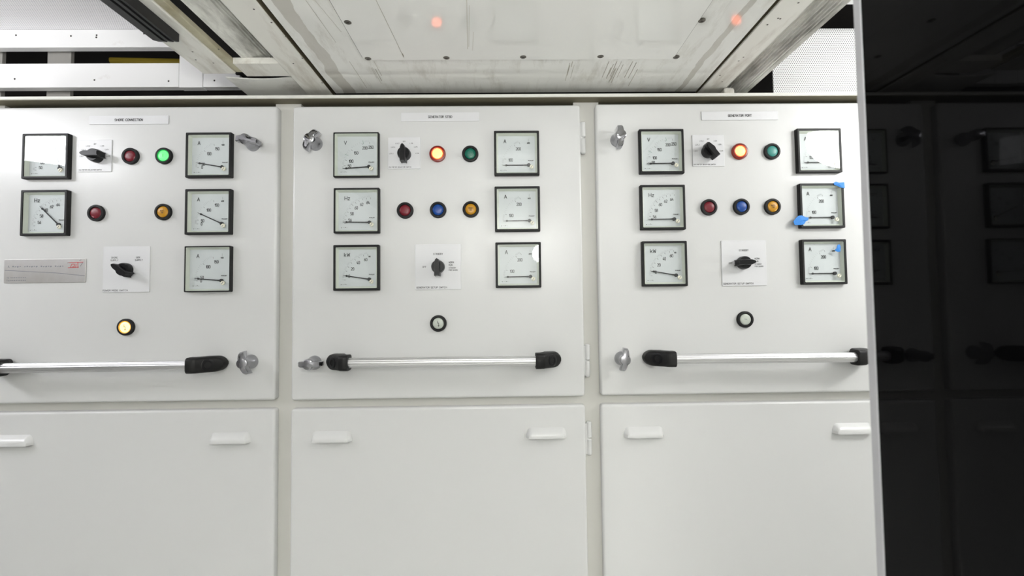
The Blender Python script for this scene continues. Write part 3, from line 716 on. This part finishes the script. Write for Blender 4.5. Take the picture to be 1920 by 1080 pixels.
# stamped metal maker's plate
p = at(84.5, 508, DF - 0.001)
t = thing('metal_plate', 'scratched brushed metal plate with red lettering on the shore connection door', 'metal plate', (p.x, DF - 0.0002, p.z))
pl = obj('plate', slab(0.1660, 0.0490, 0.0014, 0.0015, 0.0005), M_steel, t)
bm = bmesh.new(); y = -0.0016
text(bm, 'A', -0.0735, 0.0095, 0.0042, y, 0.9)
for k in range(22):
    if k in (4, 11, 17): continue
    x = -0.066 + k * 0.0048; quad_strip(bm, x, 0.0085 + 0.001 * (k % 3 == 0), x + 0.003, 0.0095, 0.0016 if k % 2 else 0.0026, y)
for r, z in enumerate((-0.0135, -0.0190)):
    text(bm, 'Tel' if r == 0 else 'Fax', -0.0765, z, 0.0028, y, 0.9, 'L')
    for k in range(9):
        x = -0.069 + k * 0.0036; quad_strip(bm, x, z, x + 0.0022, z, 0.0016, y)
obj('engraving', bm, M_grey_ink, pl)
bm = bmesh.new()
for s in (((0.047, 0.006), (0.069, 0.007)), ((0.047, 0.0165), (0.078, 0.0175)), ((0.052, 0.007), (0.055, 0.0135)), ((0.055, 0.0135), (0.060, 0.0135)), ((0.060, 0.0135), (0.060, 0.008)), ((0.060, 0.008), (0.056, 0.008)), ((0.063, 0.007), (0.0635, 0.014)), ((0.067, 0.0165), (0.0675, 0.0055))):
    quad_strip(bm, *s[0], *s[1], 0.0013, y)
obj('red_emblem', bm, M_redink, pl)
bm = bmesh.new()
for s in (((0.072, 0.0085), (0.077, 0.0165)), ((0.070, 0.0205), (0.074, 0.0225)), ((0.045, 0.0160), (0.050, 0.0165)), ((-0.081, 0.0020), (-0.040, -0.0005)), ((-0.040, -0.0005), (0.030, -0.0050)), ((0.030, -0.0050), (0.082, -0.0110))):
    quad_strip(bm, *s[0], *s[1], 0.0011, y)
obj('scratch', bm, M_grey_ink, pl)

# ------------------------------------------------------------------ grab rails
SB = 0.040                    # standoff of the bar axis
def bracket_mesh(sign):
    # u runs outwards from the end of the bar; slanted outer face with rounded end
    bm = bmesh.new(); L = []
    us = [0.0, 0.001, 0.008, 0.016, 0.020, 0.026, 0.032, 0.038, 0.042, 0.045, 0.0475, 0.0495, 0.0512, 0.0525, 0.0534, 0.0539]
    for u in us:
        hz = 0.0158 if u < 0.038 else 0.0158 * math.sqrt(max(0.05, 1 - ((u - 0.038) / 0.0162) ** 2))
        s1 = 0.0545 if u <= 0.016 else 0.0545 - (u - 0.016) / 0.038 * 0.036
        s0 = 0.0245 if u <= 0.012 else max(0.0, 0.0245 - (u - 0.012) / 0.008 * 0.0245)
        if u == 0.0: hz -= 0.001; s1 -= 0.001; s0 += 0.001
        lp = []
        for k in range(24):
            a = 2 * PI * k / 24; c, s = math.cos(a), math.sin(a)
            e = 0.42
            z = hz * math.copysign(abs(s) ** e, s); q = math.copysign(abs(c) ** e, c)
            lp.append((sign * u, -((s0 + s1) / 2 + (s1 - s0) / 2 * q), z))
        L.append(lp)
    return rings(bm, L)
def rail(x_left, x_right, py, label):
    # px of the inner bracket ends measured at the bar
    a, c = at(x_left, py[0], DF - SB), at(x_right, py[1], DF - SB)
    t = thing('grab_rail', label, 'grab rail', ((a.x + c.x) / 2, DF - 0.0003, (a.z + c.z) / 2), 'grab rails')
    hl = (c.x - a.x) / 2; dz = (c.z - a.z) / 2
    bm = bmesh.new(); prof = []
    for k in range(48):
        th = 2 * PI * k / 48; r = 0.0098
        dg = (math.degrees(th)) % 360
        for g in (200, 232, 160, 128): 
            if abs(dg - g) < 4: r = 0.0091
        prof.append((r * math.cos(th), r * math.sin(th)))
    L = [[(x, -SB + py_, pz_ + dz * x / hl) for py_, pz_ in prof] for x in (-hl - 0.006, -hl, -hl / 2, 0, hl / 2, hl, hl + 0.006)]
    obj('bar', rings(bm, L), M_alu, t, (0, 0, 0), True, 50)['label'] = 'brushed aluminium bar'
    for s in (-1, 1):
        e = obj('end_bracket', bracket_mesh(s), M_black, t, (s * hl, 0, s * dz), True, 45)
        # hex socket in the slanted face
        nv = Vector((s * 0.036, -0.038, 0)).normalized(); ctr = Vector((s * 0.0345, -0.0369, 0)); 
        bm = bmesh.new(); u = Vector((0, 0, 1)); v = nv.cross(u)
        rings(bm, [[ctr + nv * d_ + (u * math.sin(2*PI*k/20) + v * math.cos(2*PI*k/20)) * r for k in range(20)] for r, d_ in ((0.0118, -0.002), (0.0118, 0.0005), (0.0108, 0.0009), (0.0060, 0.0007), (0.0054, -0.0016), (0.0008, -0.0018))])
        sc = obj('socket_screw', bm, M_knob, e, (0, 0, 0), True, 40)
    return t
rail(4, 355, (690.5, 685.0), 'aluminium grab rail across the shore connection door, below the glowing amber-white lamp')
rail(655, 1004, (680.0, 676.5), 'aluminium grab rail with black ends across the generator STBD door')
rail(1265, 1602, (672.8, 669.8), 'aluminium grab rail on the generator PORT door, reaching the black panel')

# ------------------------------------------------------------------ blue tape scraps
def tape(pts, Y, label, fold=0.0):
    P = [at(x, y, Y) for x, y in pts]; c = sum(P, Vector()) / len(P)
    bm = bmesh.new(); nP = len(P)
    lo = [(q.x - c.x, random.uniform(-0.0008, 0.0), q.z - c.z) for q in P]
    f0 = [bm.verts.new(v) for v in lo]; ctr = bm.verts.new((0, -0.0016, 0))
    b0 = [bm.verts.new((x, y + 0.0006, z)) for x, y, z in lo]; cb = bm.verts.new((0, -0.0008, 0))
    for i in range(nP):
        j = (i + 1) % nP; bm.faces.new((f0[i], f0[j], ctr)); bm.faces.new((b0[j], b0[i], cb)); bm.faces.new((f0[i], b0[i], b0[j], f0[j]))
    bmesh.ops.recalc_face_normals(bm, faces=bm.faces[:])
    return tag(obj('tape_scrap', bm, M_tape, None, (c.x, Y, c.z)), label, 'tape', 'blue tape scraps')
GY = DF - GF - 0.0008
tape([(1562.5, 343), (1567, 340.5), (1573, 342.5), (1583, 341.5), (1583.5, 353), (1577, 352), (1570, 349), (1564, 346.5)], GY, 'torn blue tape on the upper corner of the middle ammeter, generator PORT door')
tape([(1487.5, 415.5), (1492, 409), (1497, 404.5), (1503, 404), (1510, 407), (1516, 408), (1515, 413), (1511, 415), (1507.5, 420.5), (1501, 422), (1490, 422)], GY, 'torn blue tape on the lower corner of the middle ammeter, generator PORT door')
tape([(1570, 459.5), (1574, 458), (1576, 463), (1575.5, 472), (1571, 472.5), (1566, 470), (1565.5, 468.5), (1568, 466)], GY + 0.0004, 'small blue tape scrap on the glass of the lowest ammeter, generator PORT door')

# ------------------------------------------------------------------ glossy black panel standing close by
MX = 0.2285
t = thing('glossy_panel', 'glossy black panel standing upright close by, mirroring the switchboard', 'panel', (MX, -1.05, 0.0))
y_far = -0.7115
obj('sheet', B(0.0, 0.006, -1.45 + 1.05, y_far + 1.05, 0.02, 1.955, bev=0.0004), M_mirror, t)
obj('edge_strip', B(-0.0004, 0.0064, y_far + 1.05, y_far + 1.05 + 0.0062, 0.02, 1.955, bev=0.0006), M_edge, t)['label'] = 'light grey edge strip'
obj('foot_rail', B(-0.03, 0.036, -1.45 + 1.05, y_far + 1.05, 0.0, 0.02, bev=0.002), M_edge, t)

# ------------------------------------------------------------------ lights
def area(name, loc, target, sx, sy, power, col=(1, 1, 1), shape='RECTANGLE'):
    l = bpy.data.lights.new(name, 'AREA'); l.shape = shape; l.size = sx; l.size_y = sy; l.energy = power; l.color = col
    o = bpy.data.objects.new(name, l); C.objects.link(o); o.location = loc
    o.rotation_euler = (Vector(target) - Vector(loc)).to_track_quat('-Z', 'Y').to_euler()
    return o
area('lamp_left', (-1.72, -0.66, Z0 + 0.602), (-1.0, 0.25, Z0 + 0.20), 0.60, 0.14, 6.5, (0.96, 0.965, 1.0))
area('lamp_right', (1.255, -0.64, Z0 + 0.587), (0.80, 0.1, Z0 + 0.30), 0.36, 0.24, 8.5, (1.0, 0.995, 0.98), 'ELLIPSE')
area('lamp_back', (0.26, -2.40, Z0 + 0.38), (0.2, 0.0, Z0 - 0.1), 0.13, 0.13, 3, (1.0, 1.0, 0.98), 'ELLIPSE')
area('lamp_uplight', (0.0, -1.95, 1.52), (0.0, -1.9499, 2.0), 0.40, 0.30, 62, (1.0, 1.0, 0.98))
area('added_fill_left', (-2.0, -0.5, 1.40), (-2.0, -0.4999, 2.1), 0.30, 0.30, 9, (0.98, 0.98, 1.0))  # unseen fill, added to brighten the perforated sheet and upper left
area('added_fill_right', (1.6, -0.5, 1.40), (1.6, -0.4999, 2.1), 0.30, 0.30, 16, (1.0, 1.0, 0.98))  # unseen fill, added to lift the battens on the port side
w = bpy.data.worlds.new('world'); bpy.context.scene.world = w; w.use_nodes = True
w.node_tree.nodes['Background'].inputs[0].default_value = (1, 1, 1, 1); w.node_tree.nodes['Background'].inputs[1].default_value = 0.2

vs = bpy.context.scene.view_settings
vs.view_transform = 'Standard'; vs.look = 'None'; vs.gamma = 1.0; vs.exposure = -0.03; vs.use_curve_mapping = False
bpy.context.scene.cycles.max_bounces = 8
